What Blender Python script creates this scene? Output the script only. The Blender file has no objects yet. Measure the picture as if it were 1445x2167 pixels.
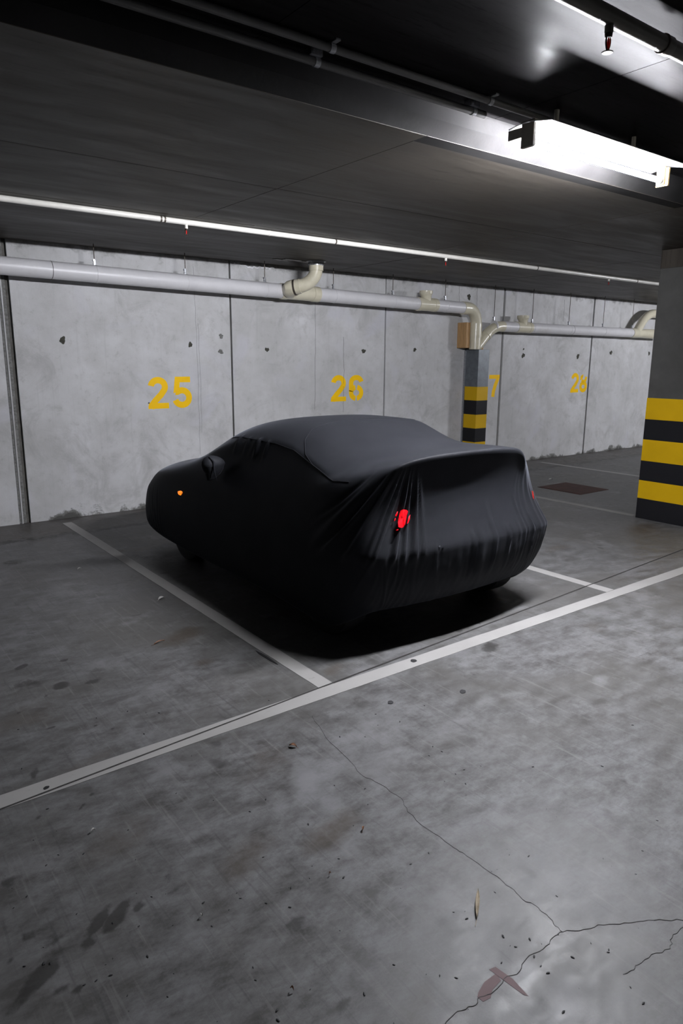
import bpy, bmesh, math, random
import numpy as np
from mathutils import Vector, Matrix, noise
from mathutils.bvhtree import BVHTree
random.seed(7); rng = np.random.default_rng(7)
S = bpy.context.scene
COL = S.collection
# ------------------------------------------------------------------ camera
F, YAW, PITCH, ROLL, CAMZ = 1474.76, -0.648372, 0.215312, 0.006385, 1.62
f = Vector((-math.sin(YAW)*math.cos(PITCH), math.cos(YAW)*math.cos(PITCH), -math.sin(PITCH)))
r0 = Vector((math.cos(YAW), math.sin(YAW), 0)); u0 = r0.cross(f)
cr = math.cos(ROLL)*r0 + math.sin(ROLL)*u0; cu = -math.sin(ROLL)*r0 + math.cos(ROLL)*u0
cd = bpy.data.cameras.new('camera'); cam = bpy.data.objects.new('camera', cd); COL.objects.link(cam)
cd.sensor_fit = 'HORIZONTAL'; cd.sensor_width = 36; cd.lens = F/1445*36; cd.clip_start = .02
M = Matrix((cr, cu, -f)).transposed().to_4x4(); M.translation = Vector((0, 0, CAMZ)); cam.matrix_world = M
S.camera = cam
# ------------------------------------------------------------------ world, exposure, lamps' power
w = bpy.data.worlds.new('world'); S.world = w; w.use_nodes = True
w.node_tree.nodes['Background'].inputs[0].default_value = (.5, .52, .6, 1)
w.node_tree.nodes['Background'].inputs[1].default_value = 0.004
S.view_settings.view_transform = 'Standard'; S.view_settings.look = 'None'
S.view_settings.gamma = 1; S.view_settings.use_curve_mapping = False
S.view_settings.exposure = 0.12
TUBE_POWER = 1800.0
TUBE_COL = (.93, .94, 1.0)
# ------------------------------------------------------------------ node helpers
class NT:
    def __init__(s, name):
        s.m = bpy.data.materials.new(name); s.m.use_nodes = True; s.t = s.m.node_tree
        s.n = s.t.nodes; s.b = s.n['Principled BSDF']
    def N(s, typ, **k):
        x = s.n.new(typ)
        for a, v in k.items(): setattr(x, a, v)
        return x
    def L(s, a, b): s.t.links.new(a, b)
    def S(s, x, i, v):
        if hasattr(v, 'is_output') : s.L(v, x.inputs[i])
        else: x.inputs[i].default_value = v
    def pos(s, scale=(1, 1, 1), rot=(0, 0, 0)):
        g = s.N('ShaderNodeNewGeometry'); mp = s.N('ShaderNodeMapping'); s.L(g.outputs['Position'], mp.inputs[0])
        mp.inputs['Scale'].default_value = scale; mp.inputs['Rotation'].default_value = rot
        return mp.outputs[0]
    def noise(s, vec, scale, detail=6, rough=.6, dist=0.):
        x = s.N('ShaderNodeTexNoise'); s.L(vec, x.inputs['Vector'])
        x.inputs['Scale'].default_value = scale; x.inputs['Detail'].default_value = detail
        x.inputs['Roughness'].default_value = rough; x.inputs['Distortion'].default_value = dist
        return x.outputs[0]
    def ramp(s, fac, a, b, lo=0., hi=1.):
        x = s.N('ShaderNodeMapRange'); x.inputs[1].default_value = a; x.inputs[2].default_value = b
        x.inputs[3].default_value = lo; x.inputs[4].default_value = hi; s.L(fac, x.inputs[0]); return x.outputs[0]
    def mix(s, fac, a, b, mode='MIX'):
        x = s.N('ShaderNodeMix', data_type='RGBA', blend_type=mode)
        s.S(x, 0, fac)
        for i, v in ((6, a), (7, b)):
            if isinstance(v, (tuple, list)): v = (*v, 1) if len(v) == 3 else v
            s.S(x, i, v)
        return x.outputs[2]
    def math(s, op, a, b=0.):
        x = s.N('ShaderNodeMath', operation=op); s.S(x, 0, a); s.S(x, 1, b); return x.outputs[0]
    def bump(s, h, strength, dist=.01):
        x = s.N('ShaderNodeBump'); x.inputs['Strength'].default_value = strength; x.inputs['Distance'].default_value = dist
        s.L(h, x.inputs['Height']); s.L(x.outputs[0], s.b.inputs['Normal'])
    def xyz(s):
        g = s.N('ShaderNodeNewGeometry'); q = s.N('ShaderNodeSeparateXYZ'); s.L(g.outputs['Position'], q.inputs[0]); return q.outputs
    def base(s, v):
        if isinstance(v, tuple): s.b.inputs['Base Color'].default_value = (*v, 1)
        else: s.L(v, s.b.inputs['Base Color'])
    def rough(s, v): s.S(s.b, 'Roughness', v)

def simple(name, col, rough=.5, metal=0., var=.15, scale=20, spec=.5, bump=.0, stretch=(1, 1, 1), dirt=None):
    k = NT(name); p = k.pos(stretch)
    n = k.noise(p, scale, 5)
    c = k.mix(k.ramp(n, .3, .7), tuple(x*(1-var) for x in col), tuple(min(1, x*(1+var)) for x in col))
    if dirt:
        c = k.mix(k.ramp(k.noise(p, scale*.35, 7, .7), .56, .68, 0, .6), c, dirt)
    k.base(c); k.rough(rough); k.b.inputs['Metallic'].default_value = metal
    k.b.inputs['Specular IOR Level'].default_value = spec
    if bump: k.bump(k.noise(p, scale*4, 6, .7), bump, .004)
    return k.m

# wall concrete: pale cast panels, vertical streaks, damp ragged foot, faint crust at the top
def mat_wall():
    k = NT('wall_concrete'); p = k.pos()
    big = k.noise(p, .9, 5, .55, .4); mid = k.noise(p, 3.5, 8, .65); fine = k.noise(p, 60, 6, .75)
    st = k.noise(k.pos((5, 5, .7)), 1.0, 7, .65, .3); st2 = k.noise(k.pos((30, 30, 1.2)), 1.0, 4, .6)
    c = k.mix(k.ramp(big, .3, .7), (.60, .60, .60), (.78, .78, .795))
    c = k.mix(k.ramp(mid, .35, .7, 0, .55), c, (.44, .435, .42))
    c = k.mix(k.ramp(k.noise(p, 2.1, 9, .7, 1.), .52, .66, 0, .5), c, (.40, .395, .385))
    c = k.mix(k.ramp(k.noise(p, 14, 6, .7), .6, .72, 0, .35), c, (.36, .355, .34))
    c = k.mix(k.ramp(st, .5, .75, 0, .35), c, (.72, .72, .74))
    c = k.mix(k.ramp(st2, .58, .8, 0, .22), c, (.33, .33, .32))
    c = k.mix(k.ramp(fine, .6, .8, 0, .3), c, (.2, .2, .19))
    # lilac-white lime bloom patches
    lb = k.noise(p, 1.7, 3, .5, .8)
    c = k.mix(k.ramp(lb, .6, .72, 0, .5), c, (.68, .68, .74))
    z = k.xyz()[2]
    rag = k.noise(p, 5, 8, .75, .3)
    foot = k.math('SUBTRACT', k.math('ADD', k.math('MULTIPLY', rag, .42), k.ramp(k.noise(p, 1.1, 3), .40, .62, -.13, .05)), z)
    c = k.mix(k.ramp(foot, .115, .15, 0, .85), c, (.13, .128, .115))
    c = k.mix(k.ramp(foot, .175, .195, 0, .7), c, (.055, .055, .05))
    top = k.math('ADD', k.math('MULTIPLY', rag, .5), k.math('SUBTRACT', z, 2.69))
    c = k.mix(k.ramp(top, .20, .27, 0, .6), c, (.2, .195, .18))
    top2 = k.math('ADD', k.math('MULTIPLY', k.noise(p, 9, 6, .7), .35), k.math('SUBTRACT', z, 2.69))
    c = k.mix(k.ramp(top2, .185, .2, 0, .8), c, (.6, .6, .62))
    k.base(c); k.rough(.75); k.b.inputs['Specular IOR Level'].default_value = .3
    h = k.math('ADD', k.math('MULTIPLY', mid, .5), k.math('MULTIPLY', fine, .5)); k.bump(h, .35, .006)
    return k.m

def mat_ceiling(name, dark, light, rough, spec=.5):
    k = NT(name); p = k.pos((.55, 3.2, 1), (0, 0, .12))
    g = k.noise(p, 2.2, 8, .62, .5); big = k.noise(k.pos(), .7, 4, .5, .5); fine = k.noise(k.pos((6, 45, 1), (0, 0, .1)), 1., 6, .7)
    c = k.mix(k.ramp(g, .32, .68), dark, light)
    c = k.mix(k.ramp(big, .4, .7, 0, .5), c, tuple(x*1.25 for x in light))
    c = k.mix(k.ramp(fine, .54, .68, 0, .6), c, tuple(x*.55 for x in dark))
    c = k.mix(k.ramp(k.noise(k.pos((2, 7, 1), (0, 0, .15)), 1.6, 6, .6), .68, .74, 0, .7), c, tuple(x*.35 for x in dark))
    k.base(c); k.rough(k.ramp(g, .3, .7, rough-.08, rough+.1)); k.b.inputs['Specular IOR Level'].default_value = spec
    k.bump(k.math('ADD', k.math('MULTIPLY', g, .6), k.math('MULTIPLY', fine, .3)), .25, .006)
    return k.m

def mat_floor():
    k = NT('floor_concrete'); p = k.pos()
    at = k.N('ShaderNodeAttribute'); at.attribute_name = 'stain_and_light'   # r dark, g brown, b pale bloom and painted brightness
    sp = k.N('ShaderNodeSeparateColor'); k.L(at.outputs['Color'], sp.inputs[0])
    pr = k.pos((1, 1.7, 1), (0, 0, .5))
    big = k.noise(p, .8, 6, .6, .8); mid = k.noise(pr, 6.5, 12, .74, .1); fine = k.noise(p, 45, 6, .75)
    sw = k.noise(k.pos((1.4, 7, 1), (0, 0, -.75)), 1.8, 12, .76, .3)
    blot = k.noise(p, 5.5, 10, .68, .1); scr = k.noise(k.pos((38, 2.2, 1), (0, 0, -.95)), 1., 5, .65); scr2 = k.noise(k.pos((60, 4, 1), (0, 0, .35)), 1., 4, .6)
    c = k.mix(k.ramp(mid, .38, .62), (.13, .127, .123), (.29, .29, .295))
    c = k.mix(k.ramp(big, .45, .62, 0, .6), c, (.165, .158, .145))
    c = k.mix(k.ramp(k.noise(p, 2.6, 11, .72, .1), .53, .64, 0, .55), c, (.35, .348, .355))
    c = k.mix(k.ramp(blot, .58, .70, 0, .6), c, (.105, .103, .098))
    c = k.mix(k.ramp(blot, .30, .40, .35, 0), c, (.31, .30, .29))
    c = k.mix(k.ramp(scr, .58, .68, 0, .4), c, (.36, .35, .345))
    c = k.mix(k.ramp(scr, .32, .42, .4, 0), c, (.10, .10, .10))
    c = k.mix(k.ramp(k.noise(k.pos((7, 20, 1), (0, 0, -.6)), 1.2, 12, .8, .2), .36, .46, .5, 0), c, (.12, .117, .112))
    c = k.mix(k.ramp(scr2, .62, .75, 0, .4), c, (.08, .08, .08))
    c = k.mix(k.ramp(sw, .60, .70, 0, .3), c, (.34, .34, .345))
    c = k.mix(k.ramp(k.noise(p, 120, 3, .7), .62, .8, 0, .5), c, (.07, .07, .068))
    c = k.mix(k.ramp(fine, .58, .8, 0, .35), c, (.09, .09, .088))
    n1 = k.noise(p, 7, 7, .65); n2 = k.noise(p, 22, 5, .7)
    # scattered small oily spots
    vo = k.N('ShaderNodeTexVoronoi'); vo.inputs['Scale'].default_value = 5.5
    wp = k.N('ShaderNodeMix', data_type='VECTOR'); wp.inputs[0].default_value = .12
    nn = k.N('ShaderNodeTexNoise'); nn.inputs['Scale'].default_value = 9; k.L(p, nn.inputs['Vector'])
    k.L(p, wp.inputs[4]); k.L(nn.outputs['Color'], wp.inputs[5]); k.L(wp.outputs[1], vo.inputs['Vector'])
    spot = k.math('MULTIPLY', k.ramp(vo.outputs['Distance'], .10, .19, 1, 0), k.ramp(k.noise(p, 1.3, 2), .5, .62))
    c = k.mix(k.math('MULTIPLY', spot, .6), c, (.085, .083, .08))
    def edge(ch, lo, hi, amt): return k.math('MULTIPLY', k.ramp(k.math('ADD', ch, k.math('ADD', k.math('MULTIPLY', k.math('SUBTRACT', n1, .5), 1.3), k.math('MULTIPLY', k.math('SUBTRACT', n2, .5), .5))), lo, hi), amt)
    c = k.mix(edge(sp.outputs[1], .25, .95, .7), c, (.125, .10, .075))
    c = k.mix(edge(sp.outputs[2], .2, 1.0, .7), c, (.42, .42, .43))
    c = k.mix(edge(sp.outputs[0], .38, .62, .75), c, (.055, .053, .05))
    k.base(c)
    k.rough(k.math('ADD', k.ramp(mid, .38, .62, .34, .5), k.math('MULTIPLY', n2, .1)))
    k.b.inputs['Specular IOR Level'].default_value = .24
    k.bump(k.math('ADD', k.math('MULTIPLY', mid, .6), k.math('MULTIPLY', fine, .25)), .22, .005)
    return k.m

def mat_cover():
    k = NT('black_stretch_cloth'); p = k.pos()
    n = k.noise(p, 900, 2, .5); b = k.noise(p, 6, 4)
    k.base(k.mix(k.ramp(b, .3, .7), (.0145, .0151, .0178), (.0180, .0188, .0218)))
    k.rough(.55); k.b.inputs['Specular IOR Level'].default_value = .06
    k.b.inputs['Sheen Weight'].default_value = .12; k.b.inputs['Sheen Roughness'].default_value = .3
    k.b.inputs['Sheen Tint'].default_value = (.8, .85, 1, 1)
    k.bump(n, .08, .001)
    return k.m

def mat_emit(name, col, e, base=None):
    k = NT(name); p = k.pos((1, 1, .35)); n = k.noise(p, 110, 5, .75)
    b = base or col
    k.base(k.mix(k.ramp(n, .3, .7), tuple(x*.5 for x in b), b))
    k.b.inputs['Emission Color'].default_value = (*col, 1)
    k.S(k.b, 'Emission Strength', k.ramp(n, .42, .62, e*.12, e) if base else e)
    k.rough(.2); return k.m

def mat_paint(name, col, wear, under, scale=16, rough=.55):
    k = NT(name); p = k.pos()
    a = k.noise(p, scale, 9, .75); b = k.noise(p, 2.2, 4)
    c = k.mix(k.ramp(b, .3, .7), tuple(x*.86 for x in col), col)
    c = k.mix(k.ramp(a, .60, .72, 0, wear), c, under)
    k.base(c); k.rough(rough); k.b.inputs['Specular IOR Level'].default_value = .2; k.bump(a, .15, .002); return k.m

MW = mat_wall()
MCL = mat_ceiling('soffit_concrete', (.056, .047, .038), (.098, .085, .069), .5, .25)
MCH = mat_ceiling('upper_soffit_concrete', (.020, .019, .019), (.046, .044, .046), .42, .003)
MF = mat_floor()
MJ = simple('joint_sealant', (.10, .095, .085), .8, var=.4, scale=12, bump=.3)
MDK = simple('dark_groove', (.03, .028, .026), .9, var=.4, scale=30)
MCOV = mat_cover()
MWHITE = mat_paint('floor_line_paint', (.62, .605, .585), .55, (.28, .27, .25), 14)
MWHITE2 = mat_paint('worn_line_paint', (.46, .45, .43), .75, (.2, .195, .18), 9)
MYEL = mat_paint('yellow_paint', (.98, .58, .0), .25, (.5, .33, .06), 30)
MYELB = mat_paint('yellow_band_paint', (.85, .52, .006), .12, (.25, .15, .02), 40, .45)
MBLK = mat_paint('black_band_paint', (.012, .012, .014), .15, (.05, .05, .05), 40, .4)
MPVC = simple('grey_pvc', (.74, .73, .75), .38, var=.05, scale=5, dirt=(.6, .57, .55))
MCRM = simple('cream_pvc', (.78, .73, .57), .28, var=.06, scale=6, dirt=(.62, .56, .40))
MSPR = simple('painted_steel_pipe', (.72, .70, .65), .25, var=.08, scale=10)
MSPR2 = simple('dull_painted_steel_pipe', (.20, .19, .16), .4, var=.12, scale=10)
MCON = simple('grey_conduit', (.21, .205, .20), .42, var=.15, scale=8)
MZ = simple('galvanised_steel', (.42, .43, .45), .45, .9, var=.25, scale=50)
MROD = simple('threaded_rod_steel', (.10, .085, .07), .55, .6, var=.3, scale=60)
MCHR = simple('bright_metal', (.85, .86, .9), .12, 1., var=.1, scale=30)
MPOST = simple('post_guard_steel', (.20, .225, .25), .42, .25, var=.2, scale=14, dirt=(.28, .30, .32))
MTIM = simple('timber_block', (.42, .25, .11), .65, var=.25, scale=8, stretch=(8, 8, .8), bump=.15)
MCOLM = simple('column_concrete', (.13, .128, .12), .7, var=.25, scale=3, bump=.3, dirt=(.09, .088, .08))
MRUST = simple('rusty_plate', (.085, .028, .018), .7, .2, var=.5, scale=9, bump=.4, dirt=(.022, .012, .009))
MREFL = simple('white_enamel', (.88, .88, .88), .35, var=.02, scale=4)
MLB = simple('lamp_body_enamel', (.34, .32, .27), .4, var=.08, scale=9)
MTH = simple('lamp_holder_plastic', (.75, .52, .22), .4, var=.15, scale=30)
MRED = simple('red_glass', (.75, .02, .02), .15, var=.1, scale=40)
MBRS = simple('dark_brass', (.035, .025, .02), .4, .7, var=.3, scale=60)
MRUB = simple('black_rubber', (.012, .012, .013), .6, var=.3, scale=30)
MLEAF = simple('dry_leaf', (.55, .46, .33), .7, var=.35, scale=60)
MLEAFR = simple('brown_leaf', (.33, .15, .07), .7, var=.35, scale=60)
MPAPER = simple('white_scrap', (.75, .74, .70), .7, var=.1, scale=40)
MGUM = simple('black_gum', (.014, .014, .017), .65, var=.3, scale=60)
MPLUG = simple('dark_patch_mortar', (.085, .083, .065), .9, var=.5, scale=45, bump=.5)
MGREY = simple('grey_patch_mortar', (.20, .20, .19), .9, var=.4, scale=45, bump=.4)
MTUBE = mat_emit('lit_tube', TUBE_COL, TUBE_POWER)
MTAIL = mat_emit('red_tail_lens', (1, .004, .012), 1.3, base=(.8, .01, .02))  # emission stands in for light the red lens throws back
MORG = mat_emit('orange_lens', (1, .22, .01), 2.6, base=(.9, .25, .02))  # glow painted in for light caught by the marker lens
MREDST = mat_paint('faded_red_paint', (.20, .10, .105), .9, (.2, .19, .19), 12)

def tone(f, *ms):      # true reflectance of each finish: one factor on its base colour
    for m in ms:
        t = m.node_tree; b = t.nodes['Principled BSDF']; i = b.inputs['Base Color']
        x = t.nodes.new('ShaderNodeMix'); x.data_type = 'RGBA'; x.blend_type = 'MULTIPLY'; x.inputs[0].default_value = 1
        if i.is_linked: t.links.new(i.links[0].from_socket, x.inputs[6])
        else: x.inputs[6].default_value = i.default_value
        x.inputs[7].default_value = (f, f, f, 1); t.links.new(x.outputs[2], i)
tone(.5, MF, MCL, MCH, MCOLM, MRUST, MWHITE, MWHITE2, MCON, MSPR2, MGUM, MLEAFR, MREDST)
tone(.55, MPAPER, MLEAF)
tone(.6, MPOST, MPLUG)
tone(.78, MW, MGREY, MCRM)
tone(.85, MPVC)
tone(.72, MYELB)
# ------------------------------------------------------------------ mesh helpers
def link(name, me, mat, parent=None):
    o = bpy.data.objects.new(name, me); COL.objects.link(o)
    if mat: me.materials.append(mat)
    if parent: o.parent = parent
    return o
def obj(name, bm, mat, parent=None, smooth=False):
    me = bpy.data.meshes.new(name)
    bmesh.ops.recalc_face_normals(bm, faces=bm.faces[:])
    if smooth:
        for q in bm.faces: q.smooth = True
    bm.to_mesh(me); bm.free()
    if smooth:
        try: me.set_sharp_from_angle(angle=math.radians(40))
        except Exception: pass
    o = link(name, me, mat, None)
    if parent:
        o.parent = parent; o.matrix_parent_inverse = Matrix.Translation(-parent.location) if parent.rotation_euler.z == 0 else parent.matrix_basis.inverted()
    return o
def tag(o, label=None, cat=None, group=None, kind=None):
    for a, v in (('label', label), ('category', cat), ('group', group), ('kind', kind)):
        if v: o[a] = v
    return o
def empty(name, loc, label=None, cat=None, group=None, kind=None):
    o = bpy.data.objects.new(name, None); o.empty_display_size = .1; COL.objects.link(o); o.location = loc
    return tag(o, label, cat, group, kind)
def box(bm, a, b, bev=0.):
    r = bmesh.ops.create_cube(bm, size=1)
    s = [b[i]-a[i] for i in range(3)]; c = [(b[i]+a[i])/2 for i in range(3)]
    for v in r['verts']: v.co = Vector([v.co[i]*s[i]+c[i] for i in range(3)])
    if bev:
        es = list({e for v in r['verts'] for e in v.link_edges}); bmesh.ops.bevel(bm, geom=es, offset=bev, segments=2, affect='EDGES', profile=.6)
def bx(a, b, bev=0.):
    bm = bmesh.new(); box(bm, a, b, bev); return bm
def tube(bm, pts, rad, n=20, cap=True):
    pts = [Vector(p) for p in pts]; rads = rad if isinstance(rad, (list, tuple)) else [rad]*len(pts)
    rings = []; up = None
    for i, p in enumerate(pts):
        t = (pts[min(i+1, len(pts)-1)] - pts[max(i-1, 0)])
        if t.length < 1e-7: t = (pts[min(i+2, len(pts)-1)] - pts[max(i-2, 0)])
        t.normalize()
        if up is None: up = t.orthogonal().normalized()
        up = (up - t*up.dot(t)).normalized(); q = t.cross(up)
        rings.append([bm.verts.new(p + rads[i]*(math.cos(a)*up + math.sin(a)*q)) for a in [2*math.pi*j/n for j in range(n)]])
    for i in range(len(rings)-1):
        for j in range(n): bm.faces.new((rings[i][j], rings[i][(j+1) % n], rings[i+1][(j+1) % n], rings[i+1][j]))
    if cap: bm.faces.new(rings[0][::-1]); bm.faces.new(rings[-1])
def tb(pts, rad, n=20, cap=True):
    bm = bmesh.new(); tube(bm, pts, rad, n, cap); return bm
def arc(p0, pc, p1, n=12):
    p0, pc, p1 = Vector(p0), Vector(pc), Vector(p1); out = []
    for i in range(n+1):
        t = i/n; wgt = math.sqrt(.5)*2*(1-t)*t; d = (1-t)**2+wgt+t*t
        out.append(((1-t)**2*p0 + wgt*pc + t*t*p1)/d)
    return out
def flat(polys, z, thick=0., frame=None):
    """polygons of (x, y) as prisms lying on plane z (frame maps (x,y,z)->world)"""
    bm = bmesh.new()
    for iP, P in enumerate(polys):
        th = thick + (iP % 9)*.00006
        lo = [bm.verts.new((x, y, z)) for x, y in P]; hi = [bm.verts.new((x, y, z+th)) for x, y in P]
        bm.faces.new(hi)
        for i in range(len(P)): bm.faces.new((lo[i], lo[(i+1) % len(P)], hi[(i+1) % len(P)], hi[i]))
    if frame:
        for v in bm.verts: v.co = frame(v.co)
    return bm
def blob(cx, cy, rx, ry, rot=0, n=18, j=.2, seed=0):
    rr = random.Random(seed); out = []
    ph = [rr.uniform(0, 6.3) for _ in range(4)]
    for i in range(n):
        a = 2*math.pi*i/n; k = 1 + j*(math.sin(2*a+ph[0])*.5 + math.sin(3*a+ph[1])*.4 + math.sin(5*a+ph[2])*.35)
        x, y = rx*k*math.cos(a), ry*k*math.sin(a)
        out.append((cx + x*math.cos(rot)-y*math.sin(rot), cy + x*math.sin(rot)+y*math.cos(rot)))
    return out

WY = 7.306; ZC = 2.69; ZH = 2.83; SE = 2.72; FY = 2.66
# ------------------------------------------------------------------ floor (grid with an attribute for stains and painted brightness), seam, cracks
xs = np.concatenate([np.linspace(-9, -.6, 10), np.arange(-.5, 5.6, .025), np.linspace(5.7, 18, 90)])
ys = np.concatenate([np.linspace(-7, .1, 8), np.arange(.2, 5.2, .025), np.linspace(5.25, WY+.3, 50)])
X, Y = np.meshgrid(xs, ys); nx, ny = len(xs), len(ys)
V = np.stack([X.ravel(), Y.ravel(), np.zeros(X.size)], 1)
ii = np.arange(nx*ny).reshape(ny, nx)
Fq = np.stack([ii[:-1, :-1], ii[:-1, 1:], ii[1:, 1:], ii[1:, :-1]], -1).reshape(-1, 4)
me = bpy.data.meshes.new('floor'); me.vertices.add(len(V)); me.vertices.foreach_set('co', V.ravel())
me.loops.add(Fq.size); me.loops.foreach_set('vertex_index', Fq.ravel()); me.polygons.add(len(Fq))
me.polygons.foreach_set('loop_start', np.arange(0, Fq.size, 4)); me.update(calc_edges=True)
st = np.zeros((len(V), 4), np.float32); st[:, 3] = 1
def stain_and_light(ch, x, y, rx, ry, rot=0., a=1.):
    c, s = math.cos(rot), math.sin(rot); dx, dy = V[:, 0]-x, V[:, 1]-y
    d = np.sqrt(((dx*c+dy*s)/rx)**2 + ((-dx*s+dy*c)/ry)**2)
    st[:, ch] = np.maximum(st[:, ch], a*np.clip(1.35-d, 0, 1))
def fl(px, py, z=0.):
    d = cr*((px-722.5)/F) - cu*((py-1083.5)/F) + f
    t = (z-CAMZ)/d.z; return d.x*t, d.y*t
for (px, py, rx, ry, ro, a) in [                              # dark oil marks, where the photograph has them
    (130, 1450, .05, .05, 0, 1), (195, 1443, .045, .03, 0, .9), (45, 1412, .05, .03, .5, .8), (135, 1397, .025, .02, 0, .8), (95, 1472, .02, .02, 0, .8),
    (60, 1450, .12, .12, 0, .55), (110, 1540, .05, .018, .3, .7), (205, 1535, .02, .018, 0, .8), (240, 1541, .02, .018, 0, .7), (40, 1507, .022, .02, 0, .7),
    (72, 1640, .07, .02, 1.2, .7), (192, 1678, .025, .022, 0, .7), (255, 1678, .02, .015, 0, .7), (175, 1706, .035, .012, .8, .7), (78, 1730, .025, .015, .4, .5), (88, 1777, .022, .015, .3, .6),
    (178, 1890, .025, .012, .6, .8), (208, 1952, .09, .022, .75, .8), (248, 1938, .085, .028, .7, .9), (292, 1917, .03, .022, .6, .8), (188, 1995, .04, .03, .7, .7),
    (110, 1990, .06, .035, .5, .7), (60, 1980, .03, .02, 0, .8), (285, 1972, .02, .015, 0, .9), (318, 1972, .03, .012, .4, .8), (368, 1890, .02, .015, 0, .8), (358, 1855, .03, .025, 0, .7),
    (335, 1815, .02, .02, 0, .6), (75, 2075, .12, .03, .7, .8), (100, 2065, .05, .02, .6, .9), (165, 2095, .025, .02, 0, .8), (130, 2095, .03, .025, 0, .6), (20, 2030, .03, .01, -.8, .8),
    (20, 1865, .05, .035, 0, .6), (625, 1955, .06, .04, 0, .7), (655, 2160, .03, .02, 0, .8), (725, 2130, .04, .02, .5, .7), (490, 2130, .018, .013, 0, 1),
    (1035, 1370, .1, .06, .4, .85), (970, 1334, .04, .03, .3, .9), (990, 1330, .05, .03, .6, .7), (1015, 1318, .02, .015, 0, .8), (1000, 1430, .08, .1, .9, .45),
    (1160, 1830, .08, .025, .4, .35), (1190, 1700, .2, .02, .5, .35), (1330, 1680, .25, .03, .7, .4), (1280, 1470, .25, .03, .6, .35), (540, 2170, .06, .03, 0, .6),
    (1040, 2120, .02, .02, 0, .8), (1150, 2120, .04, .03, .5, .6), (1085, 2150, .03, .02, 0, .5), (30, 1190, .15, .12, 0, .6), (120, 1195, .12, .08, 0, .5),
    (570, 1310, .10, .05, .5, .45), (640, 1370, .12, .03, .6, .4), (300, 1180, .25, .12, -.9, .5), (250, 1230, .2, .1, -.9, .35), (500, 1775, .12, .06, 1, .35), (660, 1930, .16, .07, .6, .45), (680, 2030, .12, .06, .6, .35)]:
    x, y = fl(px, py); stain_and_light(0, x, y, rx, ry, ro, a)
for (px, py, rx, ry, ro, a) in [(390, 1345, .18, .1, .4, 1), (430, 1402, .07, .05, 0, .9), (270, 1165, .3, .08, -.2, .8), (560, 1610, .2, .1, .5, .5), (700, 1760, .16, .07, .3, .9), (520, 1810, .18, .08, .6, .6),
    (600, 1300, .15, .08, .4, .7), (1360, 1120, .35, .18, .3, .9), (1180, 1160, .3, .1, .2, .6), (170, 1620, .25, .05, .3, .5), (930, 1180, .3, .2, 0, .5), (700, 1420, .12, .05, .5, .6), (60, 1520, .3, .15, 0, .5), (880, 2140, .15, .05, .4, .5), (240, 1780, .25, .1, .5, .5), (1250, 1330, .2, .1, .5, .4)]:
    x, y = fl(px, py); stain_and_light(1, x, y, rx, ry, ro, a)
for (px, py, rx, ry, ro, a) in [(650, 1650, .16, .07, .9, 1), (700, 1700, .1, .05, .6, .7), (820, 1620, .25, .1, .6, .6), (930, 1560, .2, .05, .5, .5), (1270, 1440, .08, .05, .5, .7), (590, 1700, .1, .04, 1, .7),  # pale bloom; the broad patches paint extra brightness onto the mid-floor
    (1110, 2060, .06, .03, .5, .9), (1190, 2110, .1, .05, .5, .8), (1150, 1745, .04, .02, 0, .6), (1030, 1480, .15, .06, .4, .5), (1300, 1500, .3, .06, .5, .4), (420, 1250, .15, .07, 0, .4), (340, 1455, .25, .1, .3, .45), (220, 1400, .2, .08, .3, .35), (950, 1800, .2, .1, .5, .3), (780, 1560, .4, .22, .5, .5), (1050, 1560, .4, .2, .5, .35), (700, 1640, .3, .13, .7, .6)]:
    x, y = fl(px, py); stain_and_light(2, x, y, rx, ry, ro, a)
g = V[:, 1]                                                   # damp band, then a tan strip, along the foot of the wall
band = np.exp(-((g-6.62)/.13)**2)*.9; st[:, 0] = np.maximum(st[:, 0], band*.62); st[:, 1] = np.maximum(st[:, 1], np.clip((g-6.45)/.25, 0, 1)*.62)
ca = me.color_attributes.new('stain_and_light', 'FLOAT_COLOR', 'POINT'); ca.data.foreach_set('color', st.ravel())
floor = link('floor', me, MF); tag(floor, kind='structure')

def strip_poly(pts, wd):
    out = []
    for (a, b) in zip(pts[:-1], pts[1:]):
        a, b = Vector(a), Vector(b); d = (b-a).normalized(); n_ = Vector((-d.y, d.x))*wd/2; e = d*wd*.3
        out.append([tuple(a-e+n_), tuple(a-e-n_), tuple(b+e-n_), tuple(b+e+n_)])
    return out
def jag(pts, sub, amp, seed):
    rr = random.Random(seed); out = [pts[0]]
    for a, b in zip(pts[:-1], pts[1:]):
        a, b = Vector(a), Vector(b); d = b-a; n_ = Vector((-d.y, d.x)).normalized()
        for i in range(1, sub+1):
            q = a+d*i/sub
            if i < sub: q = q+n_*rr.uniform(-amp, amp)
            out.append(tuple(q))
    return out
seam = [(-6.0, 2.14), (.373, 2.552), (1.955, 2.654), (5.994, 2.917), (12, 3.31)]
obj('floor_joint', flat(strip_poly(seam, .009), .0024, .0006), MDK, floor)
ck1 = [fl(*p) for p in ((660, 1515), (690, 1562), (735, 1605), (765, 1640), (805, 1660), (850, 1690), (862, 1718), (905, 1755), (955, 1790), (980, 1805), (1015, 1830), (1052, 1855), (1080, 1878), (1105, 1903), (1140, 1922), (1160, 1940), (1175, 1960), (1190, 1972))]
ck2 = [fl(*p) for p in ((1500, 1945), (1445, 1948), (1395, 1946), (1350, 1950), (1312, 1956), (1265, 1957), (1225, 1970), (1192, 1972), (1170, 1984), (1150, 2008), (1113, 2030), (1100, 2055), (1066, 2072), (1045, 2098), (1015, 2110), (1000, 2130), (968, 2140), (945, 2162), (915, 2185))]
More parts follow.
